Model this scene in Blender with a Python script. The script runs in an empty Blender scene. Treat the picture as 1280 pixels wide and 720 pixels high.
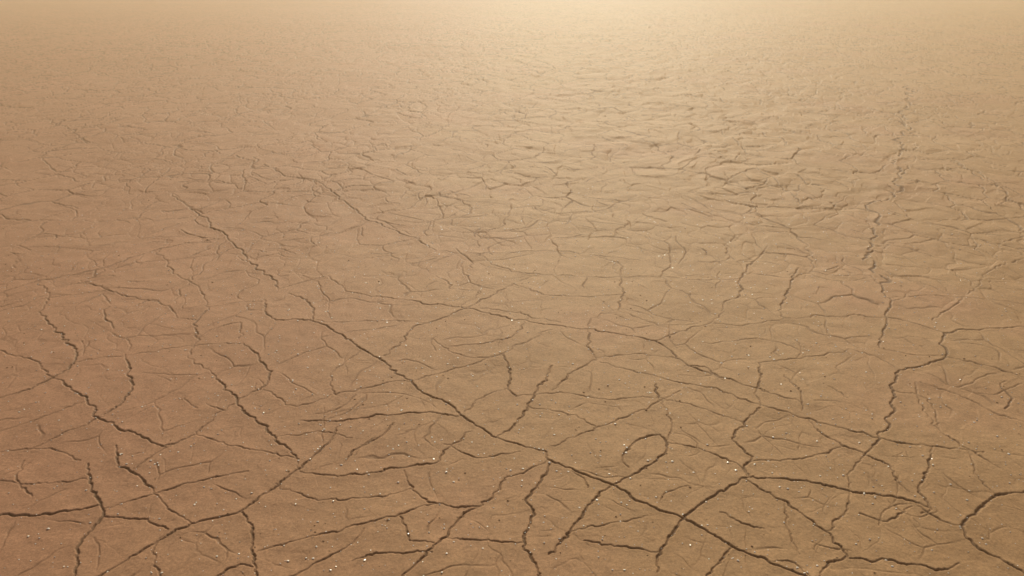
import bpy, math, numpy as np
rng=np.random.default_rng(7)
H=8.0; F=1108.0; PITCH=math.radians(21.6)

# ---------------- camera
cam=bpy.data.cameras.new("camera"); co=bpy.data.objects.new("camera",cam)
bpy.context.scene.collection.objects.link(co)
co.location=(0,0,H); co.rotation_euler=(math.radians(90)-PITCH,0,0)
cam.sensor_width=36; cam.lens=36*F/1280; cam.clip_end=8000; cam.clip_start=0.05
bpy.context.scene.camera=co

def survey(p):
    dx=(p[0]-640)/F; dy=(360-p[1])/F
    s,c=math.sin(PITCH),math.cos(PITCH)
    X=dx; Y=c+dy*s; Z=-s+dy*c
    t=H/(-Z); return (X*t,Y*t)

# ---------------- noise
def hsh(i,j,seed):
    n=(i.astype(np.int64)*374761393+j.astype(np.int64)*668265263+seed*974711)&0xffffffff
    n=((n^(n>>13))*1274126177)&0xffffffff
    n=(n^(n>>16))
    n=(n*2246822519)&0xffffffff
    n=n^(n>>15)
    return (n&0xffffff)/float(0xffffff)
def vnoise(x,y,seed=0):
    i=np.floor(x); j=np.floor(y); fx=x-i; fy=y-j
    fx=fx*fx*fx*(fx*(fx*6-15)+10); fy=fy*fy*fy*(fy*(fy*6-15)+10)
    a=hsh(i,j,seed);b=hsh(i+1,j,seed);c=hsh(i,j+1,seed);d=hsh(i+1,j+1,seed)
    return (a*(1-fx)+b*fx)*(1-fy)+(c*(1-fx)+d*fx)*fy-0.5
def voro(x,y,seed):
    i=np.floor(x); j=np.floor(y)
    f1=np.full(x.shape,9.);cx=np.zeros_like(x);cy=np.zeros_like(x);idv=np.zeros_like(x);id2=np.zeros_like(x)
    for a in (-1,0,1):
        for b in (-1,0,1):
            px=i+a+hsh(i+a,j+b,seed); py=j+b+hsh(i+a,j+b,seed+1)
            d=(px-x)**2+(py-y)**2; m=d<f1
            f1=np.where(m,d,f1);cx=np.where(m,px,cx);cy=np.where(m,py,cy)
            idv=np.where(m,hsh(i+a,j+b,seed+2),idv);id2=np.where(m,hsh(i+a,j+b,seed+3),id2)
    e=np.full(x.shape,9.)
    for a in (-2,-1,0,1,2):
        for b in (-2,-1,0,1,2):
            px=i+a+hsh(i+a,j+b,seed); py=j+b+hsh(i+a,j+b,seed+1)
            vx=px-cx; vy=py-cy; l=np.sqrt(vx*vx+vy*vy)
            q=((px+cx)*.5-x)*vx+((py+cy)*.5-y)*vy
            q=np.where(l>1e-4,q/np.maximum(l,1e-4),9.)
            e=np.minimum(e,q)
    return e,x-cx,y-cy,idv,id2

# ---------------- polar ground sheet
dep=np.radians(np.linspace(43,3.0,1250))
rr=np.concatenate([[0.02,1,2,3,4,5,6,7,7.8],H/np.tan(dep)])
rr=np.concatenate([rr,rr[-1]*np.power(1.12,np.arange(1,34))])
half=math.radians(37); 
az_d=np.linspace(-half,half,2000)
az_c=np.linspace(half,2*math.pi-half,180)[1:-1]
az=np.concatenate([az_d,az_c])
R,A=np.meshgrid(rr,az,indexing='ij')
X=R*np.sin(A); Y=R*np.cos(A)
NR,NA=R.shape
dr=np.gradient(rr)[:,None]*np.ones((1,NA))

# ---------------- traced principal cracks
T=[
(1.0,[(215,243),(248,265),(285,298),(320,330),(345,350),(347,362)]),
(1.0,[(330,375),(333,392),(345,402),(390,403),(425,420),(455,440),(485,458),(515,480),(528,492),(560,505),(575,520),(600,535),(620,547),(650,557),(683,565)]),
(1.2,[(683,565),(685,575),(720,590),(765,606),(800,628),(855,648),(885,665),(915,682),(960,700),(1000,715),(1040,735)]),
(.8,[(360,367),(383,375),(392,388),(390,403)]),
(1.0,[(395,228),(430,250),(465,275),(515,295),(545,312)]),
(.6,[(545,312),(600,318),(680,312),(740,318),(800,325)]),
(.8,[(410,345),(440,366),(500,375),(577,385),(640,402),(735,414),(820,429),(855,455),(905,475),(960,492),(1000,505)]),
(.5,[(577,385),(640,392),(700,405)]),
(.6,[(750,455),(830,475),(900,490),(950,508),(1010,524),(1090,548),(1165,560),(1230,565)]),
(1.2,[(1290,407),(1230,413),(1180,418),(1182,447),(1150,460),(1125,465),(1117,490),(1113,520),(1100,550),(1080,570)]),
(.6,[(1180,418),(1150,408),(1120,400),(1060,397),(980,400)]),
(.6,[(1182,447),(1230,458),(1290,476)]),
(.9,[(765,606),(800,590),(830,570),(834,558),(825,545),(800,550),(782,566),(778,578),(786,586)]),
(1.0,[(765,606),(740,628),(712,665),(686,692)]),
(1.1,[(692,578),(670,610),(657,625),(667,640),(655,675),(672,712),(680,735)]),
(1.1,[(936,597),(900,615),(870,635),(855,648),(835,675),(822,695),(822,715)]),
(1.1,[(936,597),(1000,600),(1060,612),(1130,622),(1165,635)]),
(.9,[(936,597),(930,585),(940,575),(925,560),(915,550),(930,530),(950,512)]),
(.6,[(833,553),(880,565),(920,580),(936,597)]),
(.8,[(930,600),(980,625),(1030,660),(1060,692),(1035,700),(1022,725)]),
(.7,[(1060,694),(1120,698),(1180,708),(1200,700)]),
(1.1,[(1290,614),(1245,618),(1215,642),(1203,656),(1222,680),(1255,697),(1290,716)]),
(.8,[(1165,562),(1160,590),(1148,610),(1165,635),(1152,640)]),
(.6,[(1145,630),(1180,650),(1205,657)]),
(.7,[(1010,525),(1030,545),(1083,570),(1110,580),(1120,600),(1137,614)]),
(.5,[(1062,614),(1060,635),(1030,662)]),
(.5,[(940,578),(1010,572),(1055,558)]),
(1.1,[(-10,640),(50,643),(100,638),(125,632)]),
(1.2,[(110,580),(115,605),(130,640),(125,650),(100,680),(95,710),(93,730)]),
(.7,[(127,647),(175,650),(210,662)]),
(.9,[(120,722),(160,700),(200,675),(240,655),(275,647),(300,640),(350,605),(380,580),(410,555),(425,532)]),
(.9,[(300,640),(313,655),(315,690),(320,725)]),
(.6,[(130,637),(180,622),(240,605),(310,590)]),
(.9,[(70,475),(100,495),(130,527),(175,545),(205,560),(243,545)]),
(1.0,[(50,395),(80,420),(95,440),(93,455),(70,472),(30,490),(-10,502)]),
(.5,[(-10,438),(40,452),(70,475)]),
(1.0,[(157,445),(165,475),(165,490),(150,508),(130,520)]),
(.5,[(130,522),(75,545),(30,565)]),
(1.1,[(265,468),(290,495),(310,520),(345,548),(373,574)]),
(.9,[(305,432),(325,450),(337,470),(330,485),(300,500)]),
(.5,[(300,500),(250,540),(220,556),(190,572),(165,590)]),
(.9,[(145,558),(148,580),(175,597),(192,615)]),
(.8,[(375,527),(430,527),(480,520),(545,518),(575,522)]),
(.7,[(375,590),(430,595),(480,588),(530,580),(545,578),(560,560),(590,540)]),
(.6,[(505,588),(515,610),(545,628),(600,632),(625,607),(630,600),(683,577)]),
(.9,[(600,632),(580,640),(560,665),(530,695),(500,722)]),
(.6,[(380,672),(430,660),(500,642),(530,630)]),
(.7,[(500,645),(508,660),(512,675)]),
(.6,[(560,672),(620,675),(655,678)]),
(.9,[(628,447),(638,465),(635,487),(645,498)]),
(.9,[(690,460),(672,490),(660,510),(640,535),(620,547)]),
(.5,[(515,478),(560,465),(600,455),(640,440),(690,415)]),
(.8,[(480,447),(500,430),(517,410),(540,403),(580,388),(620,368),(642,355)]),
(.7,[(735,415),(738,440),(745,450)]),
(.5,[(690,558),(740,540),(800,515),(850,490)]),
(1.0,[(820,482),(823,498)]),
(.6,[(820,430),(850,417),(888,405)]),
(.9,[(948,455),(950,475),(945,492)]),
(.5,[(948,455),(1000,450),(1060,438)]),
(.6,[(855,460),(880,460),(905,478)]),
(.9,[(960,308),(940,330),(925,350),(925,372),(905,380)]),
(.9,[(998,335),(990,352),(982,375),(973,390)]),
(.7,[(775,345),(779,370),(772,390)]),
(.6,[(1110,262),(1160,280),(1220,297),(1290,322)]),
(.6,[(1280,322),(1250,332),(1232,343)]),
(.9,[(1088,345),(1112,375),(1106,412),(1100,437)]),
(.7,[(1165,402),(1190,385),(1205,372)]),
(.8,[(962,220),(985,240),(1005,256)]),(.9,[(1188,200),(1215,218),(1250,235),(1261,245),(1250,256)]),
(.8,[(-10,368),(50,350),(130,335),(200,310),(280,296)]),
(.5,[(-10,392),(60,372),(140,365)]),
(.9,[(55,148),(85,162),(108,178)]),(.9,[(150,172),(220,185),(300,198),(348,214)]),
(.6,[(570,310),(590,335)]),(.7,[(545,345),(562,362)]),
(.7,[(430,578),(445,562),(478,545),(492,530)]),
(.8,[(248,425),(247,402),(262,385)]),(.6,[(262,415),(300,405),(298,425)]),
(.7,[(1257,478),(1256,512)]),(.6,[(1175,540),(1210,562),(1250,585)]),
(.6,[(730,675),(780,683),(822,690)]),
(.6,[(360,722),(400,700),(440,678)]),
(.7,[(915,684),(900,700),(885,722)]),
(.6,[(100,350),(130,362),(160,372),(200,378)]),(.6,[(137,385),(142,412)]),
(.6,[(165,385),(190,375),(215,388),(222,398)]),
(.5,[(413,470),(420,495),(500,478),(515,480)]),
(.4,[(320,480),(370,510),(413,495)]),
(.6,[(595,318),(640,340),(700,345),(760,347),(820,345)]),
(.6,[(735,345),(730,360)]),(.6,[(845,295),(848,330)]),(.6,[(900,340),(895,362)]),
(.5,[(880,430),(950,425),(1010,440)]),(.6,[(980,470),(1000,490),(1002,515)]),
(.6,[(1060,500),(1035,485)]),(.6,[(690,490),(720,465),(745,452)]),
(.6,[(660,400),(640,425),(600,433),(560,435)]),
(.5,[(30,575),(20,600),(40,620)]),(.6,[(440,700),(470,690),(540,690)]),
(.7,[(270,720),(300,705),(316,708)]),(.6,[(715,590),(735,610)]),
(.5,[(555,555),(600,572),(650,565)]),(.6,[(955,660),(930,655),(900,640)]),
(.6,[(1075,640),(1110,650),(1140,632)]),(.5,[(1150,480),(1200,495),(1250,520),(1290,530)]),
# fainter joining cracks that close the plates
(.4,[(243,545),(300,560),(373,574)]),(.4,[(0,565),(60,560),(100,575)]),(.4,[(192,615),(215,640),(240,655)]),
(.4,[(373,574),(375,590)]),(.4,[(345,548),(400,540),(440,548)]),(.4,[(93,455),(125,450),(157,447)]),
(.4,[(157,447),(200,440),(260,432),(305,432)]),(.4,[(262,385),(300,378),(330,378)]),(.4,[(222,398),(240,400),(247,402)]),
(.4,[(262,415),(248,425),(235,450),(265,468)]),(.4,[(390,403),(430,405),(480,402),(540,403)]),(.4,[(455,440),(430,455),(413,470)]),
(.5,[(220,380),(240,345),(285,298)]),(.5,[(347,362),(385,350),(410,345)]),(.4,[(645,498),(700,492),(750,500),(823,498)]),
(.4,[(630,447),(590,450),(560,440),(540,425)]),(.4,[(745,450),(790,445),(850,450)]),(.4,[(823,498),(840,530),(833,553)]),
(.4,[(823,498),(870,510),(915,525),(930,530)]),(.4,[(945,492),(950,510)]),(.4,[(1100,437),(1140,445),(1182,447)]),
(.4,[(1060,438),(1100,450),(1125,465)]),(.4,[(888,405),(930,408),(980,400)]),(.4,[(772,390),(800,400),(850,417)]),
(.4,[(772,390),(740,400),(735,415)]),(.4,[(905,380),(900,395),(888,405)]),(.4,[(973,390),(980,400)]),
(.5,[(925,350),(870,352),(820,345)]),(.5,[(998,335),(1040,345),(1088,345)]),(.5,[(1112,375),(1160,370),(1205,372),(1290,380)]),
(.4,[(1205,372),(1225,355),(1232,343)]),(.4,[(1210,562),(1225,600),(1245,618)]),(.4,[(1117,490),(1160,500),(1175,540)]),
(.4,[(1083,570),(1062,590),(1062,614)]),(.4,[(1022,725),(990,700),(960,700)]),(.4,[(980,625),(985,660),(1000,690)]),
(.4,[(712,665),(760,655),(810,645)]),(.4,[(530,630),(545,628)]),(.4,[(512,675),(545,680)]),(.4,[(440,678),(455,660)]),
(.4,[(345,605),(400,625),(470,620),(515,610)]),(.4,[(320,690),(350,680),(380,672)]),(.4,[(210,662),(190,690),(205,725)]),
(.4,[(-10,600),(40,605),(110,600)]),(.4,[(0,540),(50,525),(110,503)]),(.4,[(575,522),(600,500),(635,487)]),
(.4,[(660,510),(720,520),(745,538)]),(.4,[(575,385),(600,365),(562,362)]),(.5,[(465,275),(420,290),(350,300),(285,298)]),
(.5,[(200,310),(215,340),(250,360),(262,385)]),(.5,[(50,350),(60,372),(50,395)]),(.5,[(642,355),(680,370),(730,372),(779,370)]),
(.5,[(740,318),(775,330),(775,345)]),(.4,[(720,590),(790,600)]),(.4,[(1145,480),(1148,500),(1175,540)]),
]
furrow=[(1137,108),(1131,150),(1127,190),(1118,230),(1103,265),(1092,300),(1086,325),(1100,360)]
segs=[]
def smooth(pts):
    pts=[np.array(p,float) for p in pts]
    if len(pts)<3: return pts
    P=[2*pts[0]-pts[1]]+pts+[2*pts[-1]-pts[-2]]
    out=[]
    for k in range(1,len(P)-2):
        a,b,c,d=P[k-1:k+3]
        for t in (0,.33,.66):
            s_=.5*((2*b)+(c-a)*t+(2*a-5*b+4*c-d)*t*t+(-a+3*b-3*c+d)*t**3)
            out.append(s_*.65+(b+(c-b)*t)*.35)
    out.append(pts[-1]); return out
def add_poly(pts,w,jit=0.11,lev=3):
    pts=smooth(pts)
    for _ in range(lev):
        out=[pts[0]]
        for a,b in zip(pts[:-1],pts[1:]):
            d=b-a; L=np.hypot(*d)
            if L>0.05:
                n=np.array([-d[1],d[0]])
                out.append((a+b)/2+n*rng.normal()*jit+d*rng.normal()*0.05)
            out.append(b)
        pts=out
    k=len(pts); ph=rng.uniform(0,99)
    for i in range(k-1):
        t=i/max(k-1,1); taper=0.5+0.5*min(1,4*min(t,1-t)+.1)
        ww=w*taper*(0.6+0.7*(math.sin(ph+i*.37)*.5+.5)*rng.uniform(.5,1.4))
        segs.append((*pts[i],*pts[i+1],ww))
for w,pl in T: add_poly([survey(p) for p in pl],w)
fp=[np.array(survey(p)) for p in furrow]
for a,b in zip(fp[:-1],fp[1:]):
    L=np.hypot(*(b-a)); n=max(int(L/1.3),2)
    for k in range(n):
        p=a+(b-a)*(k+rng.uniform(0,.2))/n+np.array([rng.normal()*.12,0]); 
        q=a+(b-a)*(k+rng.uniform(.75,1.1))/n+np.array([rng.normal()*.18,0])
        add_poly([p,q],rng.uniform(2.5,4.5),.14,4)
NT=len(segs)
for n in range(1200):
    r=9.5+ (rng.uniform()**0.65)*75; a=rng.uniform(-.62,.62)
    if r<22 and rng.uniform()<.45: continue
    x,y=r*math.sin(a),r*math.cos(a); th=rng.uniform(0,2*math.pi); cu=rng.normal()*.35
    pts=[(x,y)]
    sc_=.5+r/55
    for s in range(rng.integers(2,5)):
        l=rng.uniform(.2,.5)*sc_; x+=l*math.cos(th);y+=l*math.sin(th); th+=cu+rng.normal()*.2; pts.append((x,y))
    add_poly(pts,rng.uniform(.15,.4)*(1.1 if r<22 else 2.0),.09,2)

crack=np.zeros_like(X); rim=np.zeros_like(X); block=np.zeros_like(X)
def carve(x0,y0,x1,y1,w,main):
    pad=.5 if main else .35
    r0,r1=math.hypot(x0,y0),math.hypot(x1,y1)
    lo,hi=min(r0,r1)-pad,max(r0,r1)+pad
    a0,a1=math.atan2(x0,y0),math.atan2(x1,y1)
    pa=pad/max(lo,3)
    i0=max(np.searchsorted(rr,lo)-2,0);i1=min(np.searchsorted(rr,hi)+2,NR)
    la,ha=min(a0,a1)-pa,max(a0,a1)+pa
    j0=max(np.searchsorted(az_d,la)-1,0);j1=min(np.searchsorted(az_d,ha)+1,len(az_d))
    if i1<=i0 or j1<=j0: return
    xs=X[i0:i1,j0:j1];ys=Y[i0:i1,j0:j1]
    dx,dy=x1-x0,y1-y0;L2=dx*dx+dy*dy+1e-9
    t=np.clip(((xs-x0)*dx+(ys-y0)*dy)/L2,0,1)
    d=np.hypot(xs-x0-t*dx,ys-y0-t*dy)
    rm=.5*(r0+r1)
    hw=0.010*(0.5+0.7*w)
    mw=hw+0.00043*rm
    g=min(1,w)**.75*np.clip(1-(d/(mw*1.6))**2,0,1)**1.3
    crack[i0:i1,j0:j1]=np.maximum(crack[i0:i1,j0:j1],g)
    g2=min(1,w)*np.exp(-(d/.11)**2)
    rim[i0:i1,j0:j1]=np.maximum(rim[i0:i1,j0:j1],g2)
    if main:
        block[i0:i1,j0:j1]=np.maximum(block[i0:i1,j0:j1],np.clip(1.6-d/.2,0,1))
for k,s in enumerate(segs): carve(*s,k<NT)

# ---------------- plate network for the whole playa
wx=X+.8*vnoise(X*.5,Y*.5,11)+.35*vnoise(X*1.5,Y*1.5,12)+.07*vnoise(X*6,Y*6,13)
wy=Y+.8*vnoise(X*.5+9,Y*.5,14)+.35*vnoise(X*1.5,Y*1.5+5,15)+.07*vnoise(X*6,Y*6,16)
e,ox,oy,idv,id2=voro(wx/1.4,wy/1.6,21)
e*=1.5
e2,ox2,oy2,ida,idb=voro(wx/.7+3.1,wy/.95,41)
e2*=.8
near=np.clip((31-R)/12,0,1)
pres=np.clip(vnoise(X*.6,Y*.6,31)*1.8+.85,0,1)
pres2=np.clip(vnoise(X*.5,Y*.5,33)*4+.2,0,1)
mw=.011+.0005*R
c1=np.clip(1-(e/(mw*1.5))**2,0,1)*pres*(.72-.24*near)
c2=np.clip(1-(e2/(mw*1.2))**2,0,1)*pres2*(.36-.16*near)
crack=np.maximum(crack,np.maximum(c1,c2)*(1-block*near))
rim=np.maximum(rim*(1-.2*near),np.exp(-(e/.12)**2)*pres*(.8-.4*near)*(1-block*near))
fade=np.clip(1.5-dr/.9,0,1)
tilt=(1-.86*near)
midr=np.exp(-((X-7)/13)**2)*.95+.45
h=  .10*vnoise(X*.12,Y*.12,51)+.04*vnoise(X*.4,Y*.4,52)+(.022*vnoise(X*1.1,Y*1.1,53)+.012*vnoise(X*2.9,Y*2.9,54))*fade
h+= .006*vnoise(X*6,Y*6,55)*np.clip(1-dr/.2,0,1)+.003*vnoise(X*15,Y*15,56)*np.clip(1-dr/.07,0,1)
bl=np.exp(-((X-7)/9)**2)*np.clip((R-24)/12,0,1)*fade
h+= bl*(.085*vnoise(wx*.9,wy*.7,61)+.05*vnoise(wx*2.1,wy*1.6,62))
pl=((idv-.5)*ox+(id2-.5)*oy)*.05+((ida-.5)*ox2+(idb-.5)*oy2)*.05
h+= pl*tilt*midr*fade
h+= .024*np.clip(e/.45,0,1)**.7*tilt*pres*midr*fade
h+= .016*np.clip(e2/.3,0,1)**.7*tilt*pres2*midr*fade
h+= (.007+.013*tilt*midr)*rim*fade
h-= (.024+.010*tilt)*crack*fade
h=h*np.clip(R/5,0.2,1)
verts=np.stack([X,Y,h],-1).reshape(-1,3).astype(np.float32)
I=np.arange(NR-1)[:,None]; J=np.arange(NA)[None,:]; J2=(J+1)%NA
q=np.stack([I*NA+J+0*I,(I)*NA+J2,(I+1)*NA+J2,(I+1)*NA+J],-1).reshape(-1,4)[:, ::-1]
me=bpy.data.meshes.new("ground")
nf=len(q)
me.vertices.add(len(verts)); me.vertices.foreach_set("co",verts.ravel())
me.loops.add(nf*4); me.loops.foreach_set("vertex_index",q.astype(np.int32).ravel())
me.polygons.add(nf); me.polygons.foreach_set("loop_start",np.arange(0,nf*4,4,dtype=np.int32))
me.polygons.foreach_set("use_smooth",np.ones(nf,bool))
me.update(calc_edges=True)
at=me.attributes.new("crack","FLOAT","POINT"); at.data.foreach_set("value",(crack*fade).astype(np.float32).ravel())
ground=bpy.data.objects.new("cracked_mud_ground",me); bpy.context.scene.collection.objects.link(ground)
print("verts",len(verts),"segs",len(segs),"normal z",me.polygons[NA*500+100].normal[:])

# ---------------- materials
def mat_ground():
    m=bpy.data.materials.new("dry_mud"); m.use_nodes=True; nt=m.node_tree; N=nt.nodes; L=nt.links
    b=N["Principled BSDF"]; b.inputs["Roughness"].default_value=.74; b.inputs["Specular IOR Level"].default_value=.2
    b.inputs["Specular Tint"].default_value=(1,.8,.55,1)
    b.inputs["Diffuse Roughness"].default_value=.3
    tc=N.new("ShaderNodeNewGeometry")
    def noise(s,d=4,r=.6):
        n=N.new("ShaderNodeTexNoise"); n.inputs["Scale"].default_value=s;n.inputs["Detail"].default_value=d;n.inputs["Roughness"].default_value=r
        L.new(tc.outputs["Position"],n.inputs["Vector"]); return n
    def ramp(src,stops):
        r=N.new("ShaderNodeValToRGB"); 
        el=r.color_ramp.elements
        el[0].position,el[0].color=stops[0][0],(*stops[0][1],1); el[1].position,el[1].color=stops[-1][0],(*stops[-1][1],1)
        for p,c in stops[1:-1]:
            x=el.new(p); x.color=(*c,1)
        L.new(src,r.inputs[0]); return r
    def mix(a,bb,f,mode="MIX"):
        x=N.new("ShaderNodeMix"); x.data_type="RGBA"; x.blend_type=mode
        for s,v in ((x.inputs["A"],a),(x.inputs["B"],bb),(x.inputs["Factor"],f)):
            if isinstance(v,(int,float)): s.default_value=v
            elif isinstance(v,tuple): s.default_value=(*v,1)
            else: L.new(v,s)
        return x.outputs["Result"]
    n1=noise(.35,5); n2=noise(3.,6,.65); n3=noise(24,6,.75)
    base=ramp(n1.outputs[0],[(.3,(.46,.272,.132)),(.7,(.53,.325,.165))]).outputs[0]
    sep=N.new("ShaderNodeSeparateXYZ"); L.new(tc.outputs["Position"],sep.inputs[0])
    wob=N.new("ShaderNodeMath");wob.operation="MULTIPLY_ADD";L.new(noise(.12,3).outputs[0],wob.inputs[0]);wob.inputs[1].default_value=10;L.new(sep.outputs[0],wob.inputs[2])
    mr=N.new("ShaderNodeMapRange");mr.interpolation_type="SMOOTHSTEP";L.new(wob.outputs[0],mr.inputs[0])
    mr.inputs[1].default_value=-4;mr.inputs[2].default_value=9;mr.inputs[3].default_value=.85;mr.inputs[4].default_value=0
    base=mix(base,(.45,.228,.138),mr.outputs[0])  # reddish flare cast on the left, painted into the soil colour
    rp=ramp(noise(.16,3).outputs[0],[(.5,(0,0,0)),(.68,(.45,.45,.45))])
    base=mix(base,(.52,.265,.16),rp.outputs[0])
    v=ramp(n2.outputs[0],[(.3,(.87,.87,.87)),(.7,(1.1,1.1,1.1))]).outputs[0]
    base=mix(base,v,1.0,"MULTIPLY")
    v=ramp(n3.outputs[0],[(.35,(.8,.78,.76)),(.65,(1.16,1.16,1.16))]).outputs[0]
    base=mix(base,v,1.0,"MULTIPLY")
    ac=N.new("ShaderNodeAttribute");ac.attribute_name="crack"
    base=mix(base,(.13,.07,.036),ac.outputs["Fac"])
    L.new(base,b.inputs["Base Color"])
    b1=N.new("ShaderNodeBump");b1.inputs["Strength"].default_value=.6;b1.inputs["Distance"].default_value=.02
    nb=noise(14,8,.75);L.new(nb.outputs[0],b1.inputs["Height"]);L.new(b1.outputs[0],b.inputs["Normal"])
    return m
ground.data.materials.append(mat_ground())

def simple(name,c1,c2,rough,spec=.4):
    m=bpy.data.materials.new(name); m.use_nodes=True; nt=m.node_tree
    b=nt.nodes["Principled BSDF"]; b.inputs["Roughness"].default_value=rough; b.inputs["Specular IOR Level"].default_value=spec
    n=nt.nodes.new("ShaderNodeTexNoise");n.inputs["Scale"].default_value=9
    g=nt.nodes.new("ShaderNodeNewGeometry");nt.links.new(g.outputs["Position"],n.inputs["Vector"])
    r=nt.nodes.new("ShaderNodeValToRGB");r.color_ramp.elements[0].color=(*c1,1);r.color_ramp.elements[1].color=(*c2,1)
    r.color_ramp.elements[0].position=.35;r.color_ramp.elements[1].position=.65
    nt.links.new(n.outputs[0],r.inputs[0]);nt.links.new(r.outputs[0],b.inputs["Base Color"])
    return m
# ---------------- loose stones, one mesh each kind
ph=(1+5**.5)/2
iv=np.array([(-1,ph,0),(1,ph,0),(-1,-ph,0),(1,-ph,0),(0,-1,ph),(0,1,ph),(0,-1,-ph),(0,1,-ph),(ph,0,-1),(ph,0,1),(-ph,0,-1),(-ph,0,1)])/1.9
ifc=np.array([(0,11,5),(0,5,1),(0,1,7),(0,7,10),(0,10,11),(1,5,9),(5,11,4),(11,10,2),(10,7,6),(7,1,8),(3,9,4),(3,4,2),(3,2,6),(3,6,8),(3,8,9),(4,9,5),(2,4,11),(6,2,10),(8,6,7),(9,8,1)])
def height_at(x,y):
    i=np.clip(np.searchsorted(rr,np.hypot(x,y)),0,NR-1); j=np.clip(np.searchsorted(az_d,np.arctan2(x,y)),0,len(az_d)-1)
    return h[i,j]
def stones(name,n,smin,smax,mat,rmax,clump=False):
    r=9+rng.uniform(size=n)**.9*(rmax-9); a=rng.uniform(-.62,.62,n)
    x=r*np.sin(a);y=r*np.cos(a)
    if clump:
        k=vnoise(x*.5,y*.5,77)>-.02; x=x[k];y=y[k]
    n=len(x); s=smin+(smax-smin)*rng.uniform(size=n)**3
    z=height_at(x,y)+s*.3
    V=iv[None]*(1+rng.normal(size=(n,12,1))*.15)*s[:,None,None]*np.stack([rng.uniform(.7,1.4,n),rng.uniform(.7,1.4,n),rng.uniform(.4,.7,n)],-1)[:,None,:]
    V=V+np.stack([x,y,z],-1)[:,None,:]
    Fc=ifc[None]+12*np.arange(n)[:,None,None]
    me=bpy.data.meshes.new(name);me.from_pydata(V.reshape(-1,3).tolist(),[],Fc.reshape(-1,3).tolist());me.materials.append(mat)
    o=bpy.data.objects.new(name,me);bpy.context.scene.collection.objects.link(o)
stones("quartz_pebbles",5000,.008,.019,simple("quartz",(.78,.72,.6),(.9,.86,.78),.3,.7),30)
stones("mud_crumbs",2800,.006,.020,simple("mud_crumb",(.26,.16,.09),(.4,.26,.15),.9,.1),36,True)

# ---------------- dusty air
bpy.ops.mesh.primitive_cube_add(size=1,location=(0,150,6)); hz=bpy.context.object; hz.name="dust_haze"; hz.scale=(1600,1600,16)
m=bpy.data.materials.new("dust_haze");m.use_nodes=True;nt=m.node_tree;nt.nodes.remove(nt.nodes["Principled BSDF"])
vs=nt.nodes.new("ShaderNodeVolumeScatter");vs.inputs["Color"].default_value=(1,.65,.37,1);vs.inputs["Density"].default_value=.0056;vs.inputs["Anisotropy"].default_value=.34
nt.links.new(vs.outputs[0],nt.nodes["Material Output"].inputs["Volume"]); hz.data.materials.append(m)

# ---------------- light
EL=math.radians(26.5); AZ=math.radians(4)
w=bpy.data.worlds.new("World");bpy.context.scene.world=w;w.use_nodes=True;nt=w.node_tree
sk=nt.nodes.new("ShaderNodeTexSky");sk.sky_type='NISHITA';sk.sun_disc=False;sk.sun_elevation=EL;sk.sun_rotation=AZ;sk.dust_density=8
bg=nt.nodes["Background"];bg.inputs[1].default_value=.055;nt.links.new(sk.outputs[0],bg.inputs[0])
sl=bpy.data.lights.new("sun","SUN");sl.energy=4.3;sl.angle=math.radians(.5);sl.color=(1,.82,.57)
so=bpy.data.objects.new("sun",sl);bpy.context.scene.collection.objects.link(so)
from mathutils import Vector
d=Vector((math.sin(AZ)*math.cos(EL),math.cos(AZ)*math.cos(EL),math.sin(EL)))
so.rotation_euler=d.to_track_quat('Z','Y').to_euler()
sc=bpy.context.scene
sc.view_settings.view_transform='Standard';sc.view_settings.look='None';sc.view_settings.exposure=0
